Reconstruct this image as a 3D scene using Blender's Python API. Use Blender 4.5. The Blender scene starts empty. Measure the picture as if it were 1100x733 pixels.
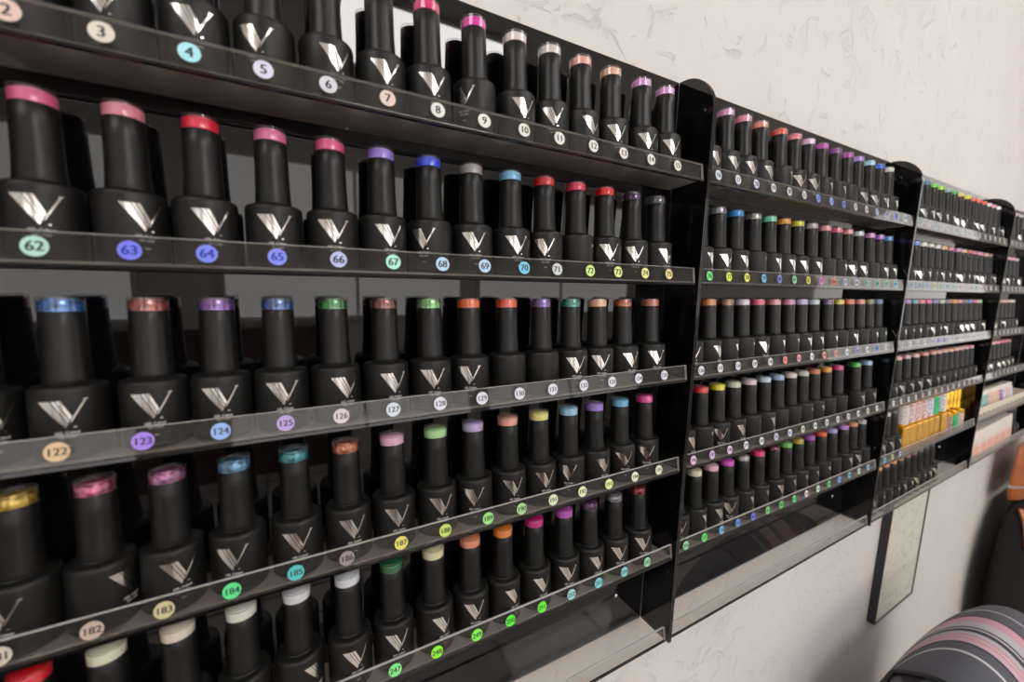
import bpy, bmesh, math, random
from mathutils import Matrix, Vector
random.seed(7)
PI = math.pi
scene = bpy.context.scene
C = scene.collection
scene.view_settings.view_transform = 'Standard'
scene.view_settings.look = 'None'
scene.view_settings.gamma = 1.0
scene.view_settings.use_curve_mapping = False
scene.view_settings.exposure = 0.15
scene.cycles.transparent_max_bounces = 32
scene.cycles.max_bounces = 14
scene.cycles.glossy_bounces = 8
scene.cycles.caustics_reflective = False
scene.cycles.caustics_refractive = False

# ------------------------------------------------------------------ helpers
def lin(c):
    return tuple(((v / 255) / 12.92 if v / 255 <= 0.04045 else ((v / 255 + 0.055) / 1.055) ** 2.4) for v in c)

def thing(name, label, cat, loc=(0, 0, 0), group=None):
    o = bpy.data.objects.new(name, None)
    o.empty_display_size = 0.02
    C.objects.link(o)
    o.location = loc
    o['label'] = label
    o['category'] = cat
    if group:
        o['group'] = group
    return o

def tag(o, label, cat, group=None):
    o['label'] = label
    o['category'] = cat
    if group:
        o['group'] = group
    return o

def obj(name, data, mats, parent=None):
    if isinstance(data, bmesh.types.BMesh):
        me = bpy.data.meshes.new(name)
        data.to_mesh(me)
        data.free()
    else:
        me = data
    if mats is not None:
        for m in (mats if isinstance(mats, (list, tuple)) else [mats]):
            me.materials.append(m)
    o = bpy.data.objects.new(name, me)
    C.objects.link(o)
    if parent:
        o.parent = parent
    return o

def struct(name, bm, m):
    o = obj(name, bm, m)
    o['kind'] = 'structure'
    return o

def box(bm, x0, x1, y0, y1, z0, z1, bevel=0.0, mat=0, seg=2):
    vs = [bm.verts.new(p) for p in ((x0, y0, z0), (x1, y0, z0), (x1, y1, z0), (x0, y1, z0), (x0, y0, z1), (x1, y0, z1), (x1, y1, z1), (x0, y1, z1))]
    fs = [bm.faces.new([vs[i] for i in q]) for q in ((0, 3, 2, 1), (4, 5, 6, 7), (0, 1, 5, 4), (1, 2, 6, 5), (2, 3, 7, 6), (3, 0, 4, 7))]
    for f in fs:
        f.material_index = mat
    if bevel:
        es = list({e for f in fs for e in f.edges})
        r = bmesh.ops.bevel(bm, geom=es, offset=bevel, segments=seg, profile=0.5, affect='EDGES')
        for f in r['faces']:
            f.material_index = mat
    return bm

def lathe(bm, prof, n=48, smooth=True, mat=0, cx=0, cy=0):
    rings = []
    for r, z in prof:
        if r < 1e-7:
            rings.append([bm.verts.new((cx, cy, z))])
        else:
            rings.append([bm.verts.new((cx + r * math.cos(2 * PI * i / n), cy + r * math.sin(2 * PI * i / n), z)) for i in range(n)])
    for a, b in zip(rings[:-1], rings[1:]):
        for i in range(n):
            j = (i + 1) % n
            if len(a) == 1 and len(b) == 1:
                continue
            if len(a) == 1:
                f = bm.faces.new((a[0], b[j], b[i])) if False else bm.faces.new((a[0], b[i], b[j]))
            elif len(b) == 1:
                f = bm.faces.new((a[i], a[j], b[0]))
            else:
                f = bm.faces.new((a[i], a[j], b[j], b[i]))
            f.smooth = smooth
            f.material_index = mat
    bmesh.ops.recalc_face_normals(bm, faces=bm.faces[:])
    return bm

def sharp(me, ang=35):
    me.set_sharp_from_angle(angle=math.radians(ang))

def tube(bm, pts, r, n=8, mat=0):
    pts = [Vector(p) for p in pts]
    rings = []
    for i, p in enumerate(pts):
        t = (pts[min(i + 1, len(pts) - 1)] - pts[max(i - 1, 0)]).normalized()
        a = t.cross(Vector((0, 0, 1)))
        if a.length < 1e-3:
            a = t.cross(Vector((1, 0, 0)))
        a.normalize()
        b = t.cross(a)
        rings.append([bm.verts.new(p + r * (math.cos(2 * PI * k / n) * a + math.sin(2 * PI * k / n) * b)) for k in range(n)])
    for u, v in zip(rings[:-1], rings[1:]):
        for k in range(n):
            f = bm.faces.new((u[k], u[(k + 1) % n], v[(k + 1) % n], v[k]))
            f.smooth = True
            f.material_index = mat
    for q in (rings[0][::-1], rings[-1]):
        bm.faces.new(q).material_index = mat
    bmesh.ops.recalc_face_normals(bm, faces=bm.faces[:])
    return bm

def loft(bm, rings, cap=True, smooth=True):
    R = [[bm.verts.new(p) for p in ring] for ring in rings]
    n = len(R[0])
    for a, b in zip(R[:-1], R[1:]):
        for k in range(n):
            f = bm.faces.new((a[k], a[(k + 1) % n], b[(k + 1) % n], b[k]))
            f.smooth = smooth
    if cap:
        bm.faces.new(R[0][::-1])
        bm.faces.new(R[-1])
    bmesh.ops.recalc_face_normals(bm, faces=bm.faces[:])
    return bm

# ------------------------------------------------------------------ materials
def mat(name, col, rough=0.5, metal=0.0, coat=0.0, spec=0.5, noise=0.0, nscale=60, bump=0.0, bscale=200):
    m = bpy.data.materials.new(name)
    m.use_nodes = True
    nt = m.node_tree
    b = nt.nodes['Principled BSDF']
    b.inputs['Base Color'].default_value = (*col, 1)
    b.inputs['Roughness'].default_value = rough
    b.inputs['Metallic'].default_value = metal
    b.inputs['Coat Weight'].default_value = coat
    b.inputs['Coat Roughness'].default_value = 0.03
    b.inputs['Specular IOR Level'].default_value = spec
    if noise or bump:
        tc = nt.nodes.new('ShaderNodeTexCoord')
    if noise:
        n = nt.nodes.new('ShaderNodeTexNoise')
        n.inputs['Scale'].default_value = nscale
        n.inputs['Detail'].default_value = 4
        nt.links.new(tc.outputs['Object'], n.inputs['Vector'])
        r = nt.nodes.new('ShaderNodeValToRGB')
        r.color_ramp.elements[0].position = 0.3
        r.color_ramp.elements[1].position = 0.7
        r.color_ramp.elements[0].color = (*[max(0, c * (1 - noise)) for c in col], 1)
        r.color_ramp.elements[1].color = (*[min(1, c * (1 + noise)) for c in col], 1)
        nt.links.new(n.outputs['Fac'], r.inputs['Fac'])
        nt.links.new(r.outputs['Color'], b.inputs['Base Color'])
    if bump:
        n2 = nt.nodes.new('ShaderNodeTexNoise')
        n2.inputs['Scale'].default_value = bscale
        n2.inputs['Detail'].default_value = 3
        nt.links.new(tc.outputs['Object'], n2.inputs['Vector'])
        bp = nt.nodes.new('ShaderNodeBump')
        bp.inputs['Strength'].default_value = bump
        bp.inputs['Distance'].default_value = 0.002
        nt.links.new(n2.outputs['Fac'], bp.inputs['Height'])
        nt.links.new(bp.outputs['Normal'], b.inputs['Normal'])
    return m

def clear_mat(name, tint, gloss=1.0, haze=0.0, f0=0.04):
    m = bpy.data.materials.new(name)
    m.use_nodes = True
    nt = m.node_tree
    for n in list(nt.nodes):
        nt.nodes.remove(n)
    out = nt.nodes.new('ShaderNodeOutputMaterial')
    tr = nt.nodes.new('ShaderNodeBsdfTransparent')
    tr.inputs['Color'].default_value = (*tint, 1)
    df = nt.nodes.new('ShaderNodeBsdfDiffuse')
    df.inputs['Color'].default_value = (0.6, 0.57, 0.54, 1)
    hz = nt.nodes.new('ShaderNodeMixShader')
    hz.inputs[0].default_value = haze
    nt.links.new(tr.outputs[0], hz.inputs[1])
    tl = nt.nodes.new('ShaderNodeBsdfTranslucent')
    tl.inputs['Color'].default_value = (0.62, 0.58, 0.55, 1)
    dm = nt.nodes.new('ShaderNodeMixShader')
    dm.inputs[0].default_value = 0.5
    nt.links.new(df.outputs[0], dm.inputs[1])
    nt.links.new(tl.outputs[0], dm.inputs[2])
    nt.links.new(dm.outputs[0], hz.inputs[2])
    gl = nt.nodes.new('ShaderNodeBsdfGlossy')
    gl.inputs['Roughness'].default_value = 0.02
    lw = nt.nodes.new('ShaderNodeLayerWeight')
    lw.inputs['Blend'].default_value = 0.5
    pw = nt.nodes.new('ShaderNodeMath')
    pw.operation = 'POWER'
    pw.inputs[1].default_value = 5.0
    nt.links.new(lw.outputs['Facing'], pw.inputs[0])
    ma = nt.nodes.new('ShaderNodeMath')
    ma.operation = 'MULTIPLY_ADD'
    ma.inputs[1].default_value = (1 - f0) * gloss
    ma.inputs[2].default_value = f0 * gloss
    nt.links.new(pw.outputs[0], ma.inputs[0])
    mx = nt.nodes.new('ShaderNodeMixShader')
    nt.links.new(ma.outputs[0], mx.inputs[0])
    nt.links.new(hz.outputs[0], mx.inputs[1])
    nt.links.new(gl.outputs[0], mx.inputs[2])
    nt.links.new(mx.outputs[0], out.inputs['Surface'])
    return m

M_ACR = mat('black_acrylic', (0.004, 0.004, 0.005), 0.02, spec=0.55)
M_CLEAR = clear_mat('clear_acrylic', (0.91, 0.90, 0.89), 1.0, 0.036, 0.026)
M_SHELF = clear_mat('hazy_shelf_acrylic', (0.87, 0.85, 0.83), 1.0, 0.46)
M_FLOORCLEAR = clear_mat('clear_shelf_acrylic', (0.96, 0.95, 0.94), 1.0, 0.06)  # bottom shelf only: same acrylic mixed paler, with less haze
M_EDGE = mat('lit_acrylic_edge', (0.55, 0.53, 0.51), 0.25)  # light caught by the lip edges, painted in as an opaque pale grey
M_LID = clear_mat('clear_plastic_lid', (0.96, 0.96, 0.96), 1.0, 0.03, 0.06)
M_BODY = mat('matte_black_lacquer', (0.0075, 0.0073, 0.0071), 0.42, spec=0.34)
M_CAP = mat('satin_black_plastic', (0.0085, 0.0083, 0.008), 0.36, spec=0.34)
M_FOIL = mat('silver_foil', (0.86, 0.84, 0.81), 0.16, metal=1.0)
M_INK = mat('black_ink', (0.012, 0.012, 0.014), 0.5)
M_BLUEINK = mat('blue_ink', lin((20, 40, 170)), 0.5)
M_SCREW = mat('steel_screw', (0.75, 0.74, 0.72), 0.25, metal=1.0)
_mc = {}

def colmat(kind, rgb):
    k = (kind, rgb)
    if k not in _mc:
        nm = '%s_%02x%02x%02x' % (kind, *rgb)
        if kind == 'gel':
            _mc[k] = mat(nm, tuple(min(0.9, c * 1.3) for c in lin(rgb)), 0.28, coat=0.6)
        elif kind == 'glitter':
            _mc[k] = mat(nm, tuple(min(0.9, c * 1.3) for c in lin(rgb)), 0.22, metal=0.55, coat=0.8, noise=0.75, nscale=330)
        else:
            _mc[k] = mat(nm, lin(rgb), 0.45)
    return _mc[k]

# ------------------------------------------------------------------ camera (solved from the racks' own geometry)
F = 445.3
cam_d = bpy.data.cameras.new('camera')
cam = bpy.data.objects.new('camera', cam_d)
C.objects.link(cam)
rgt = Vector((0.8731168239, -0.4869686671, 0.0229897595))
dwn = Vector((-0.0478065615, -0.1324549089, -0.9900354690))
fwd = Vector((0.4851613592, 0.8633175629, -0.1389289069))
mw = Matrix.Identity(4)
for i in range(3):
    mw[i][0] = rgt[i]
    mw[i][1] = -dwn[i]
    mw[i][2] = -fwd[i]
mw[0][3], mw[1][3], mw[2][3] = 0.1636764, -0.3914054, -0.1272470
cam.matrix_world = mw
cam_d.sensor_fit = 'HORIZONTAL'
cam_d.sensor_width = 36
cam_d.lens = F / 1100 * 36
cam_d.clip_start = 0.01
cam_d.dof.use_dof = True
cam_d.dof.focus_distance = 0.50
cam_d.dof.aperture_fstop = 4.0
scene.camera = cam

# ------------------------------------------------------------------ room shell
FLOOR, CEIL, OPP = -1.85, 1.25, -3.7
XL, XR = -2.4, 4.6

def plaster(name, base, bump):
    m = bpy.data.materials.new(name)
    m.use_nodes = True
    nt = m.node_tree
    b = nt.nodes['Principled BSDF']
    b.inputs['Roughness'].default_value = 0.6
    b.inputs['Specular IOR Level'].default_value = 0.3
    tc = nt.nodes.new('ShaderNodeTexCoord')
    # trowelled skip texture: smooth flats broken by ragged pits
    n1 = nt.nodes.new('ShaderNodeTexNoise')
    n1.inputs['Scale'].default_value = 22
    n1.inputs['Detail'].default_value = 7
    n1.inputs['Roughness'].default_value = 0.62
    n1.inputs['Distortion'].default_value = 1.1
    r1 = nt.nodes.new('ShaderNodeValToRGB')
    r1.color_ramp.elements[0].position = 0.30
    r1.color_ramp.elements[1].position = 0.44
    n2 = nt.nodes.new('ShaderNodeTexNoise')
    n2.inputs['Scale'].default_value = 5
    n2.inputs['Detail'].default_value = 4
    n3 = nt.nodes.new('ShaderNodeTexNoise')
    n3.inputs['Scale'].default_value = 130
    n3.inputs['Detail'].default_value = 3
    for n in (n1, n2, n3):
        nt.links.new(tc.outputs['Object'], n.inputs['Vector'])
    nt.links.new(n1.outputs['Fac'], r1.inputs['Fac'])
    a = nt.nodes.new('ShaderNodeMath')
    a.operation = 'MULTIPLY_ADD'
    a.inputs[1].default_value = 1.2
    nt.links.new(n2.outputs['Fac'], a.inputs[0])
    nt.links.new(r1.outputs['Color'], a.inputs[2])
    a2 = nt.nodes.new('ShaderNodeMath')
    a2.operation = 'MULTIPLY_ADD'
    a2.inputs[1].default_value = 0.30
    nt.links.new(n3.outputs['Fac'], a2.inputs[0])
    nt.links.new(a.outputs[0], a2.inputs[2])
    bp = nt.nodes.new('ShaderNodeBump')
    bp.inputs['Strength'].default_value = bump
    bp.inputs['Distance'].default_value = 0.004
    nt.links.new(a2.outputs[0], bp.inputs['Height'])
    nt.links.new(bp.outputs['Normal'], b.inputs['Normal'])
    r2 = nt.nodes.new('ShaderNodeValToRGB')
    r2.color_ramp.elements[0].position = 0.3
    r2.color_ramp.elements[1].position = 0.75
    r2.color_ramp.elements[0].color = (*[c * 0.95 for c in base], 1)
    r2.color_ramp.elements[1].color = (*base, 1)
    nt.links.new(n2.outputs['Fac'], r2.inputs['Fac'])
    nt.links.new(r2.outputs['Color'], b.inputs['Base Color'])
    return m

M_WALL = plaster('white_plaster', (0.735, 0.705, 0.68), 0.6)
M_CEIL = mat('ceiling_paint', (0.80, 0.78, 0.75), 0.8)
M_OPP = mat('far_wall_paint', (0.72, 0.69, 0.66), 0.7, noise=0.03, nscale=2)
M_FLOOR = bpy.data.materials.new('pale_floor_tiles')
M_FLOOR.use_nodes = True
nt = M_FLOOR.node_tree
bs = nt.nodes['Principled BSDF']
bs.inputs['Roughness'].default_value = 0.35
tc = nt.nodes.new('ShaderNodeTexCoord')
br = nt.nodes.new('ShaderNodeTexBrick')
br.offset = 0.0
br.inputs['Scale'].default_value = 1.0
br.inputs['Brick Width'].default_value = 0.5
br.inputs['Row Height'].default_value = 0.5
br.inputs['Mortar Size'].default_value = 0.012
br.inputs['Color1'].default_value = (0.52, 0.48, 0.44, 1)
br.inputs['Color2'].default_value = (0.47, 0.43, 0.40, 1)
br.inputs['Mortar'].default_value = (0.10, 0.09, 0.08, 1)
nt.links.new(tc.outputs['Object'], br.inputs['Vector'])
nt.links.new(br.outputs['Color'], bs.inputs['Base Color'])
struct('wall_back', box(bmesh.new(), XL, XR, 0.0035, 0.12, FLOOR, CEIL), M_WALL)
struct('wall_front', box(bmesh.new(), XL, XR, OPP - 0.1, OPP, FLOOR, CEIL), M_OPP)
struct('wall_left', box(bmesh.new(), XL - 0.1, XL, OPP, 0.0035, FLOOR, CEIL), M_OPP)
struct('wall_right', box(bmesh.new(), XR, XR + 0.1, OPP, 0.0035, FLOOR, CEIL), M_OPP)
struct('floor', box(bmesh.new(), XL, XR, OPP, 0.0035, FLOOR - 0.1, FLOOR), M_FLOOR)
struct('ceiling', box(bmesh.new(), XL, XR, OPP, 0.0035, CEIL, CEIL + 0.1), M_CEIL)

M_EMIT = bpy.data.materials.new('lamp_diffuser')
M_EMIT.use_nodes = True
_b = M_EMIT.node_tree.nodes['Principled BSDF']
_b.inputs['Base Color'].default_value = (0.9, 0.9, 0.9, 1)
_b.inputs['Emission Color'].default_value = (1.0, 0.975, 0.955, 1)
_b.inputs['Emission Strength'].default_value = 15.0
M_EMIT2 = M_EMIT.copy()
M_EMIT2.name = 'fill_lamp_diffuser'
M_EMIT2.node_tree.nodes['Principled BSDF'].inputs['Emission Strength'].default_value = 6.5  # weaker glow for the two added fill lamps
M_FRAME = mat('white_lamp_frame', (0.8, 0.8, 0.8), 0.4)
M_FILL = bpy.data.materials.new('fill_panel_glow')  # glow of the added fill panels on the unseen walls
M_FILL.use_nodes = True
_b = M_FILL.node_tree.nodes['Principled BSDF']
_b.inputs['Base Color'].default_value = (0.8, 0.8, 0.8, 1)
_b.inputs['Emission Color'].default_value = (1.0, 0.97, 0.94, 1)
_b.inputs['Emission Strength'].default_value = 1.75
M_PANELBAR = mat('pale_panel_bar', (0.75, 0.73, 0.70), 0.5)  # bars around the added fill panels
M_DARKSTRIP = mat('brown_reflected_strip', (0.10, 0.055, 0.038), 0.5, noise=0.3, nscale=5)
struct('reflected_strip_1', box(bmesh.new(), XL, 0.55, OPP + 0.0005, OPP + 0.03, FLOOR, -0.55), M_DARKSTRIP)  # unseen strip added to darken reflections in the racks' lower rows
for i, (wa, wb) in enumerate(((-2.25, -0.75), (-0.25, 1.85), (2.0, 4.2))):
    w = struct('window_%d' % (i + 1), box(bmesh.new(), wa + 0.04, wb - 0.04, OPP + 0.004, OPP + 0.012, -0.46, 0.82), M_FILL)  # invented glowing panels, added for fill and reflections in the acrylic
    bm = bmesh.new()
    box(bm, wa, wb, OPP + 0.0005, OPP + 0.03, -0.50, -0.461)
    box(bm, wa, wb, OPP + 0.0005, OPP + 0.03, 0.821, 0.86)
    box(bm, wa, wa + 0.039, OPP + 0.0005, OPP + 0.03, -0.46, 0.82)
    box(bm, wb - 0.039, wb, OPP + 0.0005, OPP + 0.03, -0.46, 0.82)
    box(bm, (wa + wb) / 2 - 0.015, (wa + wb) / 2 + 0.015, OPP + 0.0125, OPP + 0.03, -0.46, 0.82)
    obj('window_frame', bm, M_PANELBAR, w)
M_FILL2 = M_FILL.copy()
M_FILL2.node_tree.nodes['Principled BSDF'].inputs['Emission Strength'].default_value = 1.1
w = struct('window_4', box(bmesh.new(), XR - 0.012, XR - 0.004, -1.66, -0.64, -0.56, 0.86), M_FILL2)  # added glowing panel, brightens reflections in the far racks
bm = bmesh.new()
box(bm, XR - 0.03, XR - 0.0005, -1.7, -0.6, -0.60, -0.561)
box(bm, XR - 0.03, XR - 0.0005, -1.7, -0.6, 0.861, 0.90)
box(bm, XR - 0.03, XR - 0.0005, -1.7, -1.661, -0.56, 0.86)
box(bm, XR - 0.03, XR - 0.0005, -0.639, -0.6, -0.56, 0.86)
obj('window_frame', bm, M_PANELBAR, w)


def ceiling_light(x0, x1, y0, y1, label, em=None):
    t = thing('ceiling_light', label, 'ceiling light', ((x0 + x1) / 2, (y0 + y1) / 2, CEIL), 'panel lamps on the ceiling')
    w, d = (x1 - x0) / 2, (y1 - y0) / 2
    bm = bmesh.new()
    for q in ((-w - .03, w + .03, -d - .03, -d), (-w - .03, w + .03, d, d + .03), (-w - .03, -w, -d, d), (w, w + .03, -d, d)):
        box(bm, q[0], q[1], q[2], q[3], -0.02, -0.0005)
    obj('frame', bm, M_FRAME, t)
    obj('diffuser', box(bmesh.new(), -w, w, -d, d, -0.012, -0.0008), em or M_EMIT, t)

ceiling_light(0.5, 1.5, -2.6, -1.92, 'flat white ceiling light opposite the nearest rack, mirrored in its back panel')
ceiling_light(1.2, 2.0, -1.3, -0.7, 'added flat white fill light on the ceiling near the wall above the third rack', M_EMIT2)  # invented lamp, added as fill
ceiling_light(-1.5, -0.5, -1.3, -0.7, 'added flat white fill light on the ceiling opposite the blank end of the wall', M_EMIT2)  # invented lamp out of view, added as fill

# ------------------------------------------------------------------ polish bottle meshes (shared by every copy)
MM = 0.001
bm = lathe(bmesh.new(), [(r * MM, z * MM) for r, z in ((0, 0.6), (14, 0.6), (15, 0), (17.6, 0), (18.7, 1.2), (19, 2.6), (18.6, 3.4), (19, 4.2), (19, 42.4), (18.8, 43.7), (18.2, 44.8), (17.2, 45.6), (15.6, 46.1), (12.8, 46.6), (12.3, 47.0), (12.0, 47.4), (0, 47.4))], 56)
ME_BODY = bpy.data.meshes.new('bottle_body'); bm.to_mesh(ME_BODY); bm.free(); sharp(ME_BODY, 50); ME_BODY.materials.append(M_BODY)
bm = lathe(bmesh.new(), [(r * MM, z * MM) for r, z in ((0, 47.0), (11.7, 47.0), (11.95, 47.4), (11.9, 49.5), (11.5, 56), (11.2, 64), (11.0, 80), (11.0, 91.6), (10.7, 92), (0, 92))], 48)
ME_CAP = bpy.data.meshes.new('cap'); bm.to_mesh(ME_CAP); bm.free(); sharp(ME_CAP, 50); ME_CAP.materials.append(M_CAP)
bm = lathe(bmesh.new(), [(r * MM, z * MM) for r, z in ((0, 92.05), (10.6, 92.05), (10.75, 98.7), (10.5, 99.1), (8.9, 99.2), (8.8, 100.2), (8.3, 100.6), (0, 100.6))], 40)
ME_DISC = bpy.data.meshes.new('colour_disc'); bm.to_mesh(ME_DISC); bm.free(); sharp(ME_DISC, 40); ME_DISC.materials.append(M_INK)
bm = lathe(bmesh.new(), [(r * MM, z * MM) for r, z in ((10.9, 92.05), (11.25, 92.2), (11.25, 100.9), (10.8, 101.3), (9.2, 101.3), (8.9, 100.9), (8.9, 98.9))], 40)
ME_LID = bpy.data.meshes.new('clear_lid'); bm.to_mesh(ME_LID); bm.free(); sharp(ME_LID, 40); ME_LID.materials.append(M_LID)

def text_mesh(body, size, depth=0.0):
    cu = bpy.data.curves.new('lettering', 'FONT')
    cu.body = body
    cu.size = size
    cu.align_x = 'CENTER'
    cu.align_y = 'CENTER'
    cu.extrude = depth
    cu.resolution_u = 3
    o = bpy.data.objects.new('lettering', cu)
    C.objects.link(o)
    dg = bpy.context.evaluated_depsgraph_get()
    me = bpy.data.meshes.new_from_object(o.evaluated_get(dg))
    bpy.data.objects.remove(o)
    bpy.data.curves.remove(cu)
    vs = [tuple(v.co) for v in me.vertices]
    fs = [tuple(p.vertices) for p in me.polygons]
    bpy.data.meshes.remove(me)
    return vs, fs

def logo_mesh(with_text):
    bm = bmesh.new()
    R = 19.07
    def wrap(u, z):
        a = 0.93 * u / R
        return (R * math.sin(a) * MM, -R * math.cos(a) * MM, z * MM)
    def quad(a, b, c, d, nu=6, nv=6):
        # a-b along the top, d-c along the bottom
        g = []
        for j in range(nv + 1):
            row = []
            for i in range(nu + 1):
                s, t = i / nu, j / nv
                u = (a[0] * (1 - s) + b[0] * s) * (1 - t) + (d[0] * (1 - s) + c[0] * s) * t
                z = (a[1] * (1 - s) + b[1] * s) * (1 - t) + (d[1] * (1 - s) + c[1] * s) * t
                row.append(bm.verts.new(wrap(u, z)))
            g.append(row)
        for j in range(nv):
            for i in range(nu):
                f = bm.faces.new((g[j][i], g[j + 1][i], g[j + 1][i + 1], g[j][i + 1]))
                f.smooth = True
    # broad left stroke in three slivers, then the thin right stroke
    quad((-12.9, 37.4), (-7.0, 37.4), (1.0, 22.6), (0.0, 20.2))
    quad((-6.5, 37.4), (-4.4, 37.4), (2.0, 24.5), (1.3, 23.0), 3, 6)
    quad((-3.8, 37.4), (-1.6, 37.4), (3.2, 27.2), (2.3, 25.0), 3, 6)
    quad((9.4, 36.7), (10.7, 36.7), (2.0, 22.4), (3.5, 26.6), 2, 8)
    quad((8.9, 37.7), (12.2, 37.7), (10.7, 36.7), (9.4, 36.7), 2, 1)
    quad((3.6, 20.9), (5.0, 20.9), (5.0, 20.2), (3.6, 20.2), 2, 1)
    for body, size, z in (('GEL Colour', 2.5, 17.2), ('UV / LED', 2.2, 14.4), ('15ml', 1.5, 9.4)) if with_text else ():
        vs, fs = text_mesh(body, size)
        for dx in (-0.07, 0.07):
            nv = [bm.verts.new(wrap(v[0] + 0.6 + dx, z + v[1])) for v in vs]
            for f in fs:
                try:
                    bm.faces.new([nv[i] for i in f]).material_index = 1
                except ValueError:
                    pass
    me = bpy.data.meshes.new('foil_logo')
    bm.to_mesh(me)
    bm.free()
    me.materials.append(M_FOIL)
    me.materials.append(mat('silver_ink', (0.62, 0.61, 0.59), 0.45))
    return me

ME_LOGO = logo_mesh(True)

TILT = math.radians(4.0)
LEAN = math.radians(4.5)     # the lip leans in a little more than the shelf
ROWZ = [0.0, -0.12213, -0.24432, -0.36756, -0.49238, -0.61776]
LIP_Y = -0.0507
def on_shelf(k, x, s, spin=0.0, up=0.0021):
    """matrix for a thing standing on shelf k, s metres in from the lip, on the sloping floor"""
    base = Vector((x, LIP_Y, ROWZ[k])) + Vector((0, math.cos(TILT), -math.sin(TILT))) * s + Vector((0, math.sin(TILT), math.cos(TILT))) * up
    return Matrix.Translation(base) @ Matrix.Rotation(-TILT, 4, 'X') @ Matrix.Rotation(math.radians(spin), 4, 'Z')

PROTO = {}
def make_bottle():
    t = bpy.data.objects.new('polish_bottle', None)
    t.empty_display_size = 0.02
    C.objects.link(t)
    parts = [obj('bottle_body', ME_BODY, None, t), obj('cap', ME_CAP, None, t), obj('foil_logo', ME_LOGO, None, t), obj('colour_disc', ME_DISC, None, t), obj('clear_lid', ME_LID, None, t)]
    parts[3].material_slots[0].link = 'OBJECT'
    return t
ORD = ['top', 'second', 'third', 'fourth', 'fifth', 'lowest']
RACK = {1: 'nearest rack', 2: 'second rack', 3: 'third rack', 4: 'farthest rack'}
def put_bottle(rack, k, x, spin, rgb, label, kind='gel', colour_name=''):
    if 'b' not in PROTO:
        PROTO['b'] = r = make_bottle()
    else:
        src = PROTO['b']
        r = src.copy()
        C.objects.link(r)
        for ch in src.children:
            c = ch.copy()
            C.objects.link(c)
            c.parent = r
    r.matrix_world = on_shelf(k, x, 0.0238, spin)
    r['label'] = label
    r['category'] = 'nail polish bottle'
    r['group'] = 'polish bottles on the %s shelf of the %s' % (ORD[k], RACK[rack])
    for ch in r.children:
        if ch.name.startswith('colour_disc'):
            ch.material_slots[0].link = 'OBJECT'
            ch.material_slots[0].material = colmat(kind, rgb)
            if colour_name:
                ch['label'] = colour_name + ' disc under the clear lid'
    return r

# ------------------------------------------------------------------ number stickers
def sticker_mesh(n, rgb, ink):
    bm = bmesh.new()
    lathe(bm, [(0, 0.0), (0.0059, 0.0), (0.0059, 0.0003), (0, 0.0003)], 28, smooth=False)
    s = str(n)
    size = {1: 0.0088, 2: 0.0082, 3: 0.0066}[len(s)]
    vs, fs = text_mesh(s, size)
    # a second pass slightly offset gives the bold weight of the printed digits
    wd = 0.00026 if len(s) < 3 else 0.00016
    for q, dx in enumerate((-wd, 0.0, wd)):
        nv = [bm.verts.new((v[0] + dx, v[1] - 0.0002, 0.00040 + 0.00002 * q)) for v in vs]
        for f in fs:
            try:
                bm.faces.new([nv[i] for i in f]).material_index = 1
            except ValueError:
                pass
    bm.transform(Matrix.Rotation(PI / 2, 4, 'X'))      # now faces -y
    me = bpy.data.meshes.new('number_sticker')
    bm.to_mesh(me)
    bm.free()
    me.materials.append(colmat('sticker', rgb))
    me.materials.append(ink)
    return me

# ------------------------------------------------------------------ racks
ZTOP, ZBOT = 0.1275, -0.6235
def side_profile():
    pts = [(0.0, ZBOT), (-0.0525, ZBOT), (-0.0525, ZTOP - 0.05)]
    for i in range(1, 13):
        a = i / 12 * PI / 2
        pts.append((-0.0525 + 0.047 * (1 - math.cos(a)), ZTOP - 0.05 + 0.05 * math.sin(a)))
    pts.append((0.0, ZTOP))
    return pts

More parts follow.
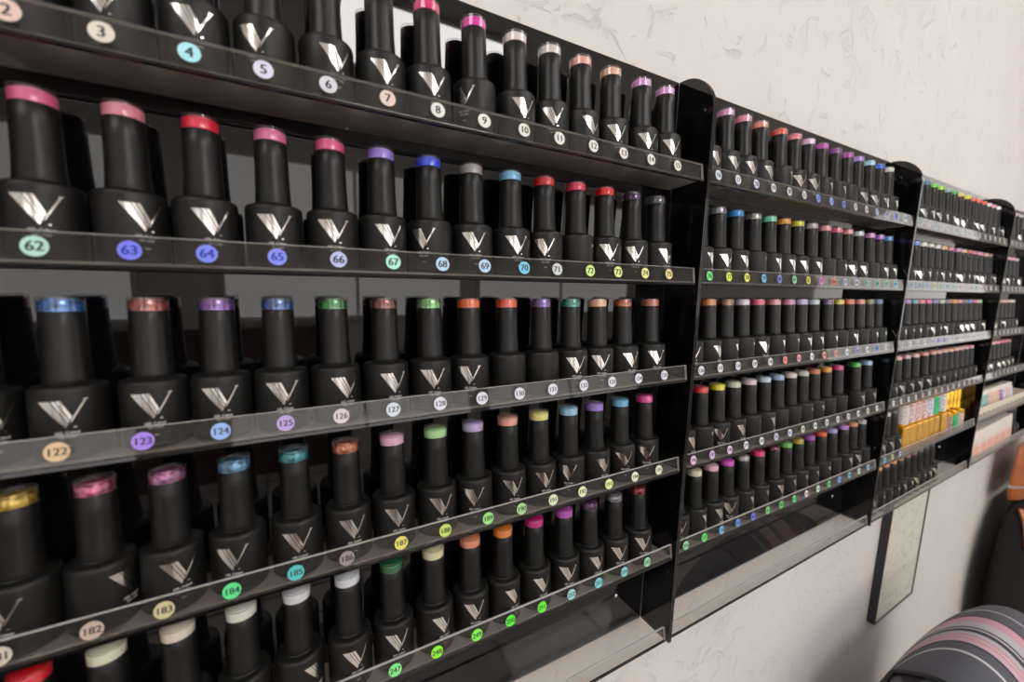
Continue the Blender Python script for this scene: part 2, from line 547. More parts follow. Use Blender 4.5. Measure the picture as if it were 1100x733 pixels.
def rack(n, x0, x1, label, stickers):
    t = thing('display_rack', label, 'display rack', (x0, 0, ZBOT), 'black acrylic polish racks on the wall')
    W = x1 - x0
    o = obj('back_panel', box(bmesh.new(), 0.003, W - 0.003, 0.0001, 0.0031, 0.0, ZTOP - ZBOT, 0.0004, seg=1), M_ACR, t)
    for a in (0.0, W - 0.003):
        bm = bmesh.new()
        loft(bm, [[(xx, y, z - ZBOT) for y, z in side_profile()] for xx in (a, a + 0.003)], smooth=False)
        es = [e for e in bm.edges if abs(e.verts[0].co.x - e.verts[1].co.x) < 1e-6]
        bmesh.ops.bevel(bm, geom=es, offset=0.0005, segments=1, affect='EDGES')
        obj('side_panel', bm, M_ACR, t)
    for k in range(6):
        a, b = 0.0036, W - 0.0075
        D = (-LIP_Y) / math.cos(TILT) - 0.0003
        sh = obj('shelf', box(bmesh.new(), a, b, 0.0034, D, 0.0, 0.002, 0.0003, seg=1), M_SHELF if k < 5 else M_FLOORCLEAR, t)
        sh.location = (0, LIP_Y, ROWZ[k] - ZBOT)
        sh.rotation_euler = (-TILT, 0, 0)
        bm = box(bmesh.new(), a, b, 0.0, 0.003, 0.0, 0.0186, 0.0003, seg=1)
        for f in bm.faces:
            c = f.calc_center_median()
            if c.z > 0.0182 or c.x < a + 0.0002 or c.x > b - 0.0002:
                f.material_index = 1
        box(bm, a, b, 0.0004, 0.0032, -0.0024, -0.0002, mat=2)
        lip = obj('front_lip', bm, [M_CLEAR, M_EDGE, M_ACR], sh)
        lip.rotation_euler = (-LEAN, 0, 0)
        for (num, x, rgb, ink) in stickers.get(k, ()):
            s = obj('number_sticker', sticker_mesh(num, rgb, ink), None, sh)
            s.location = (x - x0, 0.0094 * math.sin(LEAN) - 0.00005, 0.0094 * math.cos(LEAN))
            s.rotation_euler = (-LEAN, 0, 0)
    for z in (-0.567, 0.105):
        bm = bmesh.new()
        lathe(bm, [(0, 0.0), (0.0034, 0.0), (0.0034, 0.0008), (0.0022, 0.0018), (0, 0.002)], 16)
        bm.transform(Matrix.Rotation(PI / 2, 4, 'X'))
        s = obj('screw', bm, M_SCREW, t)
        s.location = (W - 0.056, 0.0, z - ZBOT)
    return t

# ---- data: number sticker colours, cap colours
W0 = (228, 226, 218)
WL = (222, 222, 236)
ST1 = {
 0: {2: (232, 200, 190), 3: (226, 221, 206), 4: (176, 236, 250), 5: (224, 224, 245), 6: (216, 216, 226), 7: (231, 206, 196), 8: (226, 228, 220), 9: W0, 10: W0, 11: W0, 12: W0, 13: W0, 14: W0, 15: W0},
 1: {2: (180, 226, 216), 3: (118, 126, 242), 4: (122, 136, 242), 5: (130, 142, 245), 6: (182, 194, 240), 7: (172, 240, 220), 8: (182, 220, 245), 9: (186, 214, 245), 10: (122, 204, 240), 11: (206, 215, 206), 12: (211, 240, 142), 13: (226, 236, 152), 14: (236, 231, 152), 15: (240, 221, 152)},
 2: {2: (222, 192, 152), 3: (166, 132, 235), 4: (150, 184, 240), 5: (190, 166, 226), 6: (220, 211, 216), 7: (215, 225, 236), 8: (225, 225, 240), 9: WL, 10: WL, 11: WL, 12: WL, 13: WL, 14: WL, 15: WL},
 3: {1: (200, 190, 175), 2: (192, 172, 157), 3: (202, 192, 152), 4: (92, 226, 142), 5: (86, 196, 196), 6: (152, 142, 140), 7: (231, 221, 112), 8: (201, 226, 112), 9: (152, 226, 132), 10: (172, 211, 152), 11: (221, 231, 192), 12: (226, 236, 192), 13: (221, 236, 162), 14: (226, 231, 202), 15: (226, 231, 202)},
 4: {5: (150, 230, 150), 6: (140, 235, 140), 7: (132, 236, 142), 8: (142, 245, 52), 9: (132, 245, 82), 10: (92, 245, 62), 11: (112, 245, 62), 12: (162, 216, 216), 13: (122, 211, 221), 14: (142, 206, 211), 15: (152, 216, 172)},
}
SX1 = {
 0: [.005, .045, .0822, .1224, .1618, .2014, .2428, .2825, .3238, .3635, .4024, .4437, .4842, .5245, .5669],
 1: [.004, .0439, .0847, .1234, .1639, .2042, .245, .2864, .3261, .3674, .4054, .4473, .486, .5268, .5658],
 2: [.002, .0416, .0816, .1234, .1634, .2022, .243, .2842, .3252, .366, .4055, .4461, .4865, .5277, .571],
 3: [.0051, .0466, .0834, .1226, .1648, .2027, .2479, .2891, .3335, .3719, .4115, .4515, .4908, .5326, .574],
 4: [.001, .04, .08, .12, .1605, .2, .2406, .2807, .323, .362, .4021, .4427, .4834, .5254, .5653],
}
stk1 = {k: [(k * 60 + i, SX1[k][i - 1], c, M_BLUEINK if (k == 1 and i in (3, 4, 5)) else M_INK) for i, c in d.items()] for k, d in ST1.items()}
def even(rk, k, cols, x0, step):
    return [((k * 60) + 15 * (rk - 1) + i + 1, x0 + step * i, c, M_INK) for i, c in enumerate(cols)]
WB = (212, 220, 232)
GY = (214, 212, 208)
ST2 = {
 0: [(205, 218, 236), WB, (212, 212, 236), GY, GY, GY, (132, 152, 236), (142, 172, 236), (112, 122, 236), GY, GY, (182, 192, 236), (152, 162, 236), (92, 132, 236), (192, 212, 226)],
 1: [(112, 236, 142), (216, 245, 82), (231, 236, 92), (112, 182, 231), (122, 132, 231), (132, 212, 162), (226, 216, 80), (226, 130, 200), (236, 96, 60), (170, 190, 226), (190, 196, 226), (100, 196, 190), (60, 196, 160), (90, 210, 150), (80, 190, 220)],
 2: [WB, GY, WB, GY, GY, (232, 132, 132), (226, 160, 160), WB, (236, 150, 150), (236, 150, 150), WB, (162, 142, 222), WB, (92, 132, 222), GY],
 3: [(226, 192, 222), (206, 186, 230), (222, 196, 226), WB, WB, (200, 200, 236), WB, GY, WB, WB, GY, GY, WB, GY, GY],
 4: [(152, 216, 172), (102, 226, 112), (112, 192, 231), (102, 152, 236), (112, 122, 231), (112, 216, 132), (102, 216, 112), (112, 221, 132), GY, (200, 226, 206), (110, 210, 120), (120, 160, 236), (120, 190, 226), WB, (150, 190, 230)],
}
CY = (170, 205, 222)
ST3 = {
 0: [CY, WB, CY, WB, GY, CY, WB, GY, WB, GY, GY, WB, GY, GY, GY],
 1: [(130, 170, 222), (130, 190, 222), (120, 190, 222), (222, 222, 180), (150, 220, 190), (150, 190, 222), (150, 220, 200), GY, GY, GY, (130, 214, 180), GY, GY, GY, GY],
 2: [(196, 180, 210), GY, (190, 200, 210), GY, (160, 200, 220), (120, 130, 220), (110, 120, 220), WB, (220, 180, 200), WB, (220, 180, 190), (200, 210, 230), WB, (222, 200, 180), (190, 200, 230)],
 3: [WB, GY, WB, GY, (222, 190, 190), WB, (222, 180, 180), GY, WB, GY, WB, GY, GY, WB, GY],
 4: [(140, 190, 230), (200, 220, 130), (170, 190, 230)],
}
stk2 = {k: even(2, k, c, 0.6405, 0.0396) for k, c in ST2.items()}
stk3 = {k: even(3, k, c, 1.272, 0.0392) for k, c in ST3.items()}
stk4 = {k: even(4, k, [WB, GY, (190, 220, 210), WB, GY, WB, WB, GY, (222, 190, 190)][: 5 + k], 1.893, 0.0392) for k in range(4)}
rack(1, -0.0300, 0.6200, 'nearest black acrylic wall rack with clear shelves and the largest number stickers', stk1)
rack(2, 0.6203, 1.2400, 'second black acrylic wall rack, its bottom shelf empty, between two fuller racks', stk2)
rack(3, 1.2403, 1.8600, 'third black acrylic wall rack, the one holding gold bottles', stk3)
rack(4, 1.8603, 2.4800, 'farthest black acrylic wall rack, holding white cartons, partly cut off by the frame', stk4)

# name, rgb, kind
def spaced(xs, d=0.0384, top=9.0):
    out = xs[:1]
    for v in xs[1:]:
        out.append(max(v, out[-1] + d))
    for i in range(len(out) - 1, -1, -1):
        out[i] = min(out[i], top)
        top = out[i] - d
    return out

B1 = {
 0: [('', (200, 120, 130)), ('', (210, 130, 140)), ('', (226, 190, 180)), ('', (190, 200, 220)), ('', (205, 195, 220)), ('', (190, 170, 180)), ('', (228, 170, 170)),
     ('hot pink', (226, 12, 104)), ('magenta', (236, 24, 150)), ('pinkish grey', (214, 200, 200)), ('pale grey', (198, 193, 190)), ('salmon', (228, 150, 138)), ('peach', (226, 166, 140)), ('lilac', (200, 140, 190)), ('orchid', (204, 140, 198))],
 1: [None, ('dusty pink', (226, 96, 140)), ('rose gold', (222, 130, 150)), ('cherry pink', (228, 24, 62)), ('bubblegum pink', (232, 110, 156)), ('hot pink', (236, 84, 136)), ('lavender', (146, 120, 212)), ('royal blue', (50, 72, 220)), ('grey', (150, 142, 145)), ('sky blue', (110, 176, 224)), ('dark red', (196, 22, 30)), ('crimson pink', (208, 26, 84)), ('bright red', (226, 16, 26)), ('dark plum', (84, 52, 100), 'glitter'), ('charcoal', (92, 92, 108), 'glitter')],
 2: [('dark ruby', (120, 20, 40), 'glitter'), ('blue and teal shimmer', (40, 104, 176), 'glitter'), ('copper red shimmer', (150, 66, 58), 'glitter'), ('violet shimmer', (120, 70, 156), 'glitter'), ('dark blue', (36, 78, 150), 'glitter'), ('bottle green', (40, 122, 62), 'glitter'), ('maroon', (116, 44, 46), 'glitter'), ('leaf green', (112, 202, 104), 'glitter'), ('orange', (244, 84, 30)), ('vermilion', (240, 74, 40)), ('smoky purple', (104, 72, 150), 'glitter'), ('teal', (34, 134, 126), 'glitter'), ('nude peach', (228, 172, 140)), ('copper', (166, 82, 58), 'glitter'), ('rosewood', (176, 96, 80))],
 3: [('gold', (196, 150, 58), 'glitter'), ('mauve pink', (170, 82, 114), 'glitter'), ('heather', (160, 98, 142), 'glitter'), ('steel blue', (84, 132, 168), 'glitter'), ('deep teal', (52, 134, 146), 'glitter'), ('copper', (180, 104, 72), 'glitter'), ('pale pink', (228, 164, 190)), ('pastel green', (164, 208, 146)), ('pastel lavender', (178, 158, 206)), ('salmon', (228, 152, 140)), ('pale yellow', (216, 210, 124)), ('powder blue', (140, 190, 226)), ('purple', (152, 120, 206)), ('turquoise', (96, 168, 206)), ('hot pink', (232, 62, 150))],
 4: [('bright red', (218, 26, 42)), ('ivory with green sheen', (214, 214, 190)), ('ivory', (216, 205, 190)), ('pearl with blue sheen', (214, 216, 205)), ('pearl white', (206, 208, 212)), ('icy lilac', (204, 208, 224)), ('dark green', (22, 92, 52)), ('cream', (206, 204, 168)), ('terracotta', (214, 132, 100)), ('orange', (218, 124, 40)), ('magenta', (192, 20, 118)), ('purple', (170, 74, 176)), ('plum', (96, 50, 96), 'glitter'), ('silver grey', (132, 132, 142), 'glitter'), ('dark red', (126, 22, 44), 'glitter')],
}
X1 = [
 [0.0036, 0.0436, 0.0836, 0.1236, 0.1636, 0.2036, 0.2436, 0.2827, 0.3257, 0.3678, 0.4071, 0.4456, 0.4866, 0.532, 0.5704],
 [0.0011, 0.0413, 0.0818, 0.1218, 0.1634, 0.2039, 0.2428, 0.2837, 0.3243, 0.366, 0.4056, 0.4459, 0.4862, 0.5279, 0.568],
 [0.0019, 0.0421, 0.0848, 0.1233, 0.1622, 0.2021, 0.2431, 0.2839, 0.3232, 0.3649, 0.4064, 0.4455, 0.4839, 0.5233, 0.5696],
 [0.0089, 0.0473, 0.086, 0.1268, 0.1679, 0.208, 0.2479, 0.2894, 0.3289, 0.3691, 0.4083, 0.449, 0.4877, 0.5285, 0.571],
 [0.0039, 0.0428, 0.0833, 0.1243, 0.1645, 0.2056, 0.2453, 0.2866, 0.3268, 0.3658, 0.4065, 0.4485, 0.4869, 0.5279, 0.5703]]
T1 = [
 [2, -0.0, -6, 4, -17, 16, 1, -4, -56, -3, -23, 3, -17, -18, -17],
 [0, 12, 31, 17, 2, -4, 5, -37, -16, -9, -32, 60, -21, -30, -2],
 [40, 9, 7, 4, 3, 18, 9, -10, -24, 78, 165, -15, -24, -6, -17],
 [-13, 60, 22, -10, 0, 5, -2, -4, -23, -9, -8, -37, 1, -21, -34],
 [13, -3, 6, -15, 44, 10, 0, 11, -9, 15, 1, -17, 0, -15, -19]]
STN = {2: 'blush', 3: 'cream', 4: 'bright cyan', 5: 'pale lavender', 6: 'light grey', 7: 'pinkish'}
for k in range(5):
    for i in range(15):
        e = B1[k][i]
        if e is None or (k == 0 and i == 0):
            continue
        num = k * 60 + i + 1
        kind = e[2] if len(e) > 2 else 'gel'
        if e[0]:
            lab = 'black bottle with %s cap top, %s shelf of the nearest rack' % (e[0], ORD[k])
        else:
            lab = 'black polish bottle cut off above, behind the %s sticker %d on the top shelf' % (STN[i + 1], num)
        put_bottle(1, k, X1[k][i], T1[k][i], e[1], lab, kind, e[0])

B2 = {
 0: [('pale pink', (224, 196, 190)), ('lilac pink', (204, 140, 186)), ('rose pink', (222, 124, 148)), ('coral', (236, 128, 110)), ('red orange', (236, 80, 60)), ('dusty rose', (214, 120, 134)), ('pale lavender', (212, 180, 216)), ('magenta purple', (170, 30, 150)), ('deep purple', (110, 40, 130)), ('violet', (152, 50, 150)), ('periwinkle', (156, 120, 206)), ('ice blue', (150, 196, 222)), ('royal blue', (20, 90, 210)), ('silver white', (190, 186, 182))],
 1: [('silver', (150, 146, 146), 'glitter'), ('clear silver glitter', (140, 140, 156), 'glitter'), ('azure blue', (20, 140, 220)), ('mixed silver glitter', (150, 150, 142), 'glitter'), ('mint', (110, 200, 166)), ('orange', (232, 150, 20)), ('lime', (196, 204, 30)), ('grey', (172, 168, 172)), ('salmon pink', (230, 140, 146)), ('rose', (222, 96, 136)), ('blush', (226, 130, 140)), ('pale blue grey', (180, 200, 206)), ('pink lilac', (200, 130, 186)), ('purple', (146, 70, 190)), ('blue', (50, 120, 200))],
 2: [('brown', (90, 70, 60)), ('orange brown', (200, 110, 24)), ('copper', (130, 80, 56), 'glitter'), ('lilac white', (206, 196, 212)), ('raspberry', (224, 66, 120)), ('blush pink', (222, 140, 150)), ('mauve', (200, 120, 160)), ('lavender', (176, 166, 206)), ('ice blue', (180, 196, 206)), ('dark purple', (92, 60, 100), 'glitter'), ('yellow', (206, 190, 24)), ('orange red', (222, 90, 40)), ('coral pink', (228, 124, 124)), ('olive', (96, 104, 60)), ('steel blue', (70, 100, 150))],
 3: [('brown', (110, 60, 50)), ('neon red', (238, 40, 50)), ('yellow', (212, 204, 10)), ('iridescent cream', (196, 200, 176)), ('pinkish white', (210, 196, 200)), ('pale blue', (176, 200, 222)), ('baby blue', (150, 180, 224)), ('blush white', (212, 200, 202)), ('warm grey', (196, 188, 182)), ('terracotta', (204, 110, 60)), ('amber', (222, 150, 30)), ('magenta', (206, 20, 122)), ('bright green', (20, 166, 40)), ('powder blue', (140, 180, 214))],
 4: [('grey', (120, 116, 110)), ('cream', (206, 202, 180)), ('pale pink', (218, 176, 190)), ('neon violet', (206, 60, 190)), ('silver glitter', (150, 152, 152), 'glitter'), ('hot pink', (236, 24, 100)), ('dark red', (90, 20, 40), 'glitter'), ('leaf green', (90, 176, 70)), ('mustard', (176, 150, 30)), ('purple', (140, 60, 170)), ('orange red', (232, 80, 30)), ('pale lavender', (158, 150, 206)), ('orchid', (170, 116, 200)), ('peach', (200, 140, 100)), ('light grey', (176, 170, 168))],
}
X2 = {0: [0.684, 0.722, 0.760, 0.809, 0.847, 0.886, 0.926, 0.969, 1.009, 1.048, 1.091, 1.13, 1.169],
      1: [0.686, 0.724, 0.767, 0.805, 0.843, 0.882, 0.924, 0.967, 1.005, 1.044, 1.085, 1.13, 1.17, 1.209],
      2: [0.682, 0.721, 0.759, 0.797, 0.841, 0.882, 0.92, 0.959, 1.007, 1.045, 1.084, 1.127, 1.166, 1.205],
      3: [0.678, 0.72, 0.758, 0.799, 0.838, 0.876, 0.914, 0.953, 0.991, 1.033, 1.077, 1.148, 1.198],
      4: [0.685, 0.723, 0.761, 0.802, 0.844, 0.888, 0.927, 0.965, 1.003, 1.047, 1.087, 1.133, 1.171, 1.21]}
T2 = {0: [0, -6, -8, 0, 32, -22, -16, 22, 20, 40, -8, -14, 2, 14], 1: [20, -8, 6, 42, 12, 8, -4, 4, 44, 26, -14, -8, 46, 6, 8],
      2: [-30, 10, 30, 44, -10, 26, 34, 16, 18, 22, 42, 8, 46, 22, 22], 3: [10, 40, -32, 0, 42, 14, 52, 48, 34, 24, 50, 34, 10, 10, 18],
      4: [-30, 24, 4, -36, 22, 26, 4, 20, 26, 24, 24, 52, 12, -6, 70]}
for k in range(5):
    xs = X2[k]
    xs = spaced([max(0.6435, xs[0] - 0.0388)] + xs, top=1.2165)
    for i, e in enumerate(B2[k]):
        kind = e[2] if len(e) > 2 else 'gel'
        if i == 0:
            lab = 'black bottle half hidden by the divider, start of the second rack, %s shelf' % ORD[k]
        else:
            lab = 'black bottle with %s cap top, %s shelf of the second rack' % (e[0], ORD[k])
        put_bottle(2, k, xs[i], T2[k][i], e[1], lab, kind)

B3 = {
 0: [('pale mint', (186, 220, 200)), ('teal blue', (20, 110, 140)), ('bright green', (96, 206, 40)), ('lime', (160, 206, 40)), ('sage', (130, 170, 150)), ('emerald', (20, 160, 60)), ('straw', (222, 206, 100)), ('yellow', (226, 206, 20)), ('orange red', (232, 80, 50)), ('red', (216, 40, 40)), ('tomato', (226, 66, 50)), ('pearl pink', (226, 206, 206)), ('pink', (226, 150, 160)), ('white', (222, 216, 212))],
 1: [('blue grey', (100, 120, 150)), ('azure', (30, 130, 200)), ('white', (222, 218, 208)), ('ivory', (210, 204, 190)), ('pale lilac', (206, 200, 212)), ('apricot', (226, 176, 100)), ('rose', (226, 130, 150)), ('orchid', (206, 130, 200)), ('beige', (220, 186, 150)), ('red', (200, 40, 60)), ('raspberry', (222, 70, 130)), ('candy pink', (226, 130, 180)), ('peach', (226, 150, 130)), ('maroon', (110, 40, 70))],
 2: [('dark', (60, 50, 60)), ('violet', (160, 110, 190)), ('teal', (20, 146, 156)), ('coral', (232, 110, 110)), ('magenta', (226, 50, 150)), ('denim', (90, 110, 170)), ('silver', (176, 180, 172)), ('slate', (110, 106, 130)), ('orange', (216, 140, 30)), ('rose', (222, 120, 130)), ('brown', (100, 76, 70)), ('blue', (30, 110, 210)), ('cerise', (222, 20, 110)), ('pale green', (170, 206, 140))],
 3: [('nude', (220, 170, 150)), ('peach pink', (224, 172, 160)), ('mauve', (200, 150, 166)), ('pale rose', (216, 166, 170)), ('salmon', (222, 132, 120)), ('deep salmon', (216, 124, 106)), ('shell', (220, 150, 132)), ('dusty rose', (206, 140, 134)), ('peach', (226, 156, 124)), ('tan', (216, 156, 132)), ('blush', (222, 150, 146)), ('baby pink', (230, 160, 162)), ('candy pink', (230, 130, 150))],
}
X3 = {0: [1.323, 1.362, 1.4, 1.44, 1.482, 1.521, 1.561, 1.608, 1.654, 1.693, 1.731, 1.77, 1.81, 1.853],
      1: [1.355, 1.393, 1.432, 1.473, 1.511, 1.553, 1.605, 1.643, 1.683, 1.727, 1.772, 1.822, 1.867],
      2: [1.354, 1.392, 1.431, 1.471, 1.51, 1.551, 1.591, 1.636, 1.675, 1.713, 1.751, 1.792, 1.836],
      3: [1.353, 1.401, 1.45, 1.504, 1.552, 1.591, 1.629, 1.667, 1.711, 1.752, 1.79, 1.837],
      5: [1.355, 1.4, 1.438, 1.477, 1.515, 1.554, 1.592, 1.631, 1.669, 1.707]}
rng = random.Random(3)
def shift3(v):
    return v - 0.013 - max(0, v - 1.6) * 0.05
for k in range(4):
    xs = [shift3(v) for v in X3[k]]
    if k:
        xs = [xs[0] - 0.041] + xs
    xs = spaced([max(1.2635, xs[0])] + xs[1:], top=1.8365)
    for i, e in enumerate(B3[k]):
        if i == 0:
            lab = 'black bottle half hidden by the divider, start of the third rack, %s shelf' % ORD[k]
        else:
            lab = 'black bottle with %s cap top, %s shelf of the third rack' % (e[0], ORD[k])
        put_bottle(3, k, xs[i], rng.uniform(-30, 38), e[1], lab)
for i, x in enumerate((1.288, 1.327, 1.366)):
    put_bottle(3, 4, x, (-10, 0, 12)[i], ((120, 118, 116), (210, 208, 206), (60, 60, 62))[i],
               ('black polish bottle half hidden by the divider, on the shelf with the gold bottles',
                'black polish bottle with white cap top, two bottles before the gold ones',
                'black polish bottle touching the first gold bottle, its cap top dark')[i])
PE = [(222, 166, 120), (220, 160, 100), (216, 150, 96), (206, 150, 110), (170, 120, 90), (150, 110, 96), (120, 100, 90), (100, 90, 84), (70, 66, 64), (50, 48, 48)]
PL = ['first', 'second', 'third', 'fourth', 'fifth', 'sixth', 'seventh', 'eighth', 'ninth', 'tenth']
for i, v in enumerate(X3[5]):
    put_bottle(3, 5, 1.285 + i * 0.0392, rng.uniform(-30, 30), PE[i], '%s black bottle from the divider on the lowest shelf of the third rack' % PL[i])

C4 = {0: [('grey', (120, 120, 124)), ('white', (216, 214, 210)), ('pale pink', (216, 190, 190)), ('grey pink', (180, 160, 160)), ('pearl', (190, 190, 186))],
      1: [('lime green', (110, 180, 50)), ('orange', (232, 130, 40)), ('tangerine', (232, 120, 50)), ('pink', (222, 150, 150)), ('rose', (216, 140, 146)), ('lilac', (190, 150, 180))],
      2: [('mauve', (150, 110, 150)), ('pale green', (150, 190, 150)), ('brown pink', (170, 110, 106)), ('rose', (196, 120, 120)), ('pink', (222, 160, 160)), ('peach', (216, 160, 140)), ('white', (206, 200, 196))],
      3: [('pale pink', (222, 180, 180)), ('pearl', (216, 200, 196)), ('blush', (222, 180, 180)), ('salmon', (216, 160, 150)), ('pink', (222, 150, 160)), ('cerise', (216, 60, 110)), ('rose', (206, 50, 100)), ('dark pink', (196, 60, 100))]}
for k in C4:
    for i, e in enumerate(C4[k]):
        lab = 'black bottle with %s cap top, %s shelf of the farthest rack' % (e[0], ORD[k])
        put_bottle(4, k, 1.886 + 0.0392 * i, rng.uniform(-25, 40), e[1], lab)

# ------------------------------------------------------------------ gold bottles on the third rack's fifth shelf
M_GOLD = mat('gold_lacquer', lin((240, 182, 58)), 0.26, metal=0.7)
def pattern(name, a, b, c, sc=420):
    m = bpy.data.materials.new(name)
    m.use_nodes = True
    nt = m.node_tree
    bs = nt.nodes['Principled BSDF']
    bs.inputs['Roughness'].default_value = 0.35
    tc = nt.nodes.new('ShaderNodeTexCoord')
    v = nt.nodes.new('ShaderNodeTexVoronoi')
    v.inputs['Scale'].default_value = sc * 0.5
    nt.links.new(tc.outputs['Object'], v.inputs['Vector'])
    r = nt.nodes.new('ShaderNodeValToRGB')
    r.color_ramp.interpolation = 'CONSTANT'
    r.color_ramp.elements[0].color = (*c, 1)
    r.color_ramp.elements[1].color = (*b, 1)
    r.color_ramp.elements[1].position = 0.22
    e = r.color_ramp.elements.new(0.40)
    e.color = (*a, 1)
    nt.links.new(v.outputs['Distance'], r.inputs['Fac'])
    nt.links.new(r.outputs['Color'], bs.inputs['Base Color'])
    return m
P_WHITE = pattern('white_wrap', lin((226, 220, 216)), lin((200, 196, 206)), lin((120, 110, 130)))
P_PINK = pattern('pink_wrap', lin((228, 206, 206)), lin((206, 150, 166)), lin((90, 70, 90)))
P_BLUSH = pattern('blush_wrap', lin((226, 200, 196)), lin((216, 160, 160)), lin((150, 90, 90)))
P_GREEN = pattern('green_wrap', lin((40, 190, 120)), lin((90, 210, 160)), lin((20, 120, 80)))
P_LILAC = pattern('lilac_wrap', lin((226, 222, 232)), lin((176, 160, 206)), lin((60, 50, 90)))
P_BROWN = pattern('brown_wrap', lin((206, 160, 150)), lin((150, 100, 90)), lin((60, 40, 40)))
bm = box(bmesh.new(), -0.0165, 0.0165, -0.014, 0.014, 0.0, 0.058, 0.003)
lathe(bm, [(0, 0.058), (0.0105, 0.058), (0.0105, 0.0635), (0, 0.0635)], 24)
ME_GB = bpy.data.meshes.new('gold_body'); bm.to_mesh(ME_GB); bm.free(); ME_GB.materials.append(M_GOLD)
bm = lathe(bmesh.new(), [(0, 0.0636), (0.0138, 0.0636), (0.0140, 0.0642), (0.0140, 0.1075), (0, 0.1075)], 32)
ME_GC = bpy.data.meshes.new('cap_wrap'); bm.to_mesh(ME_GC); bm.free(); sharp(ME_GC, 40); ME_GC.materials.append(P_WHITE)
bm = lathe(bmesh.new(), [(0, 0.1076), (0.0134, 0.1076), (0.0130, 0.111), (0.0105, 0.1125), (0, 0.113)], 32)
ME_GL = bpy.data.meshes.new('lid'); bm.to_mesh(ME_GL); bm.free(); sharp(ME_GL, 50); ME_GL.materials.append(M_GOLD)
def gold_bottle(x, pm, label, wrap_name):
    t = thing('gold_bottle', label, 'gold bottle', group='gold bottles on the third rack')
    obj('bottle_body', ME_GB, None, t)
    c = obj('cap', ME_GC, None, t)
    c.material_slots[0].link = 'OBJECT'
    c.material_slots[0].material = pm
    c['label'] = wrap_name + ' cap'
    obj('lid', ME_GL, None, t)
    t.matrix_world = on_shelf(4, x, 0.0207, rng.uniform(-3, 3))
GX = [1.405, 1.442, 1.479, 1.516, 1.553, 1.590, 1.640]
for i, (x, pm, nm) in enumerate(zip(GX, (P_WHITE, P_PINK, P_BLUSH, P_PINK, P_LILAC, P_GREEN, P_LILAC), ('white', 'pink spotted', 'blush', 'rose spotted', 'pale mixed', 'bright green', 'lilac and white'))):
    gold_bottle(x, pm, 'gold bottle with %s patterned cap, %s in the gold row' % (nm, PL[i]), nm + ' patterned')
bm = lathe(bmesh.new(), [(0, 0), (0.0105, 0), (0.011, 0.0006), (0.011, 0.06), (0.0098, 0.062), (0.0098, 0.064)], 32)
ME_TB = bpy.data.meshes.new('canister_body'); bm.to_mesh(ME_TB); bm.free(); sharp(ME_TB, 40); ME_TB.materials.append(M_GOLD)
bm = lathe(bmesh.new(), [(0.0098, 0.0641), (0.0115, 0.0645), (0.0115, 0.1115), (0.0105, 0.1130), (0, 0.1132)], 32)
ME_TC = bpy.data.meshes.new('canister_cap'); bm.to_mesh(ME_TC); bm.free(); sharp(ME_TC, 40); ME_TC.materials.append(M_GOLD)
for i, x in enumerate((1.752, 1.782, 1.812, 1.842)):
    t = thing('gold_canister', 'plain gold canister, %s of the four standing behind the short jars' % PL[i], 'canister', group='plain gold canisters')
    obj('canister_body', ME_TB, None, t)
    obj('canister_cap', ME_TC, None, t)
    t.matrix_world = on_shelf(4, x, 0.0392)
bm = lathe(bmesh.new(), [(0, 0), (0.0105, 0), (0.011, 0.0006), (0.011, 0.042), (0, 0.042)], 32)
ME_JB = bpy.data.meshes.new('jar_body'); bm.to_mesh(ME_JB); bm.free(); sharp(ME_JB, 40); ME_JB.materials.append(P_BROWN)
bm = lathe(bmesh.new(), [(0, 0.0421), (0.0113, 0.0421), (0.0113, 0.051), (0.0100, 0.0525), (0, 0.0527)], 32)
ME_JL = bpy.data.meshes.new('jar_lid'); bm.to_mesh(ME_JL); bm.free(); sharp(ME_JL, 40); ME_JL.materials.append(M_GOLD)
for x, pm, nm in ((1.690, P_BROWN, 'brown speckled'), (1.731, P_GREEN, 'green'), (1.776, P_BLUSH, 'blush speckled')):
    t = thing('small_jar', 'short %s jar with gold lid in front of the plain gold canisters' % nm, 'jar', group='short jars with gold lids')
    b = obj('jar_body', ME_JB, None, t)
    b.material_slots[0].link = 'OBJECT'
    b.material_slots[0].material = pm
    obj('lid', ME_JL, None, t)
    t.matrix_world = on_shelf(4, x, 0.0165)

# ------------------------------------------------------------------ farthest rack, lower shelves
M_CARD = mat('white_card', lin((228, 220, 212)), 0.55)
M_CREAM = mat('cream_plastic', lin((222, 210, 192)), 0.4)
M_SKIN = mat('pink_print', lin((226, 168, 150)), 0.5, noise=0.12, nscale=40)
M_DK = mat('dark_box', (0.03, 0.03, 0.034), 0.4)
t = thing('white_tray', 'long cream tray with small dark marks on the fifth shelf of the farthest rack', 'tray')
bm = box(bmesh.new(), 0, 0.56, 0.0, 0.002, 0.0, 0.036, 0.0005)
box(bm, 0, 0.56, 0.040, 0.042, 0.0, 0.036, 0.0005)
box(bm, 0, 0.56, 0.0021, 0.0399, 0.0, 0.002)
box(bm, 0, 0.002, 0.0021, 0.0399, 0.0021, 0.036)
box(bm, 0.558, 0.56, 0.0021, 0.0399, 0.0021, 0.036)
obj('tray_body', bm, M_CREAM, t)
bm = bmesh.new()
for i in range(12):
    cx = 0.03 + i * 0.046
    bmesh.ops.create_circle(bm, cap_ends=True, segments=14, radius=0.0042, matrix=Matrix.Translation((cx, -0.0003, 0.017)) @ Matrix.Rotation(PI / 2, 4, 'X') @ Matrix.Diagonal((1.4, 0.8, 1, 1)))
    box(bm, cx + 0.009, cx + 0.022, -0.0003, -0.0001, 0.0165, 0.018)
obj('printed_marks', bm, M_DK, t)
t.matrix_world = on_shelf(4, 1.872, 0.0056)
bm = lathe(bmesh.new(), [(0, 0), (0.0145, 0), (0.015, 0.001), (0.015, 0.062), (0, 0.062)], 28)
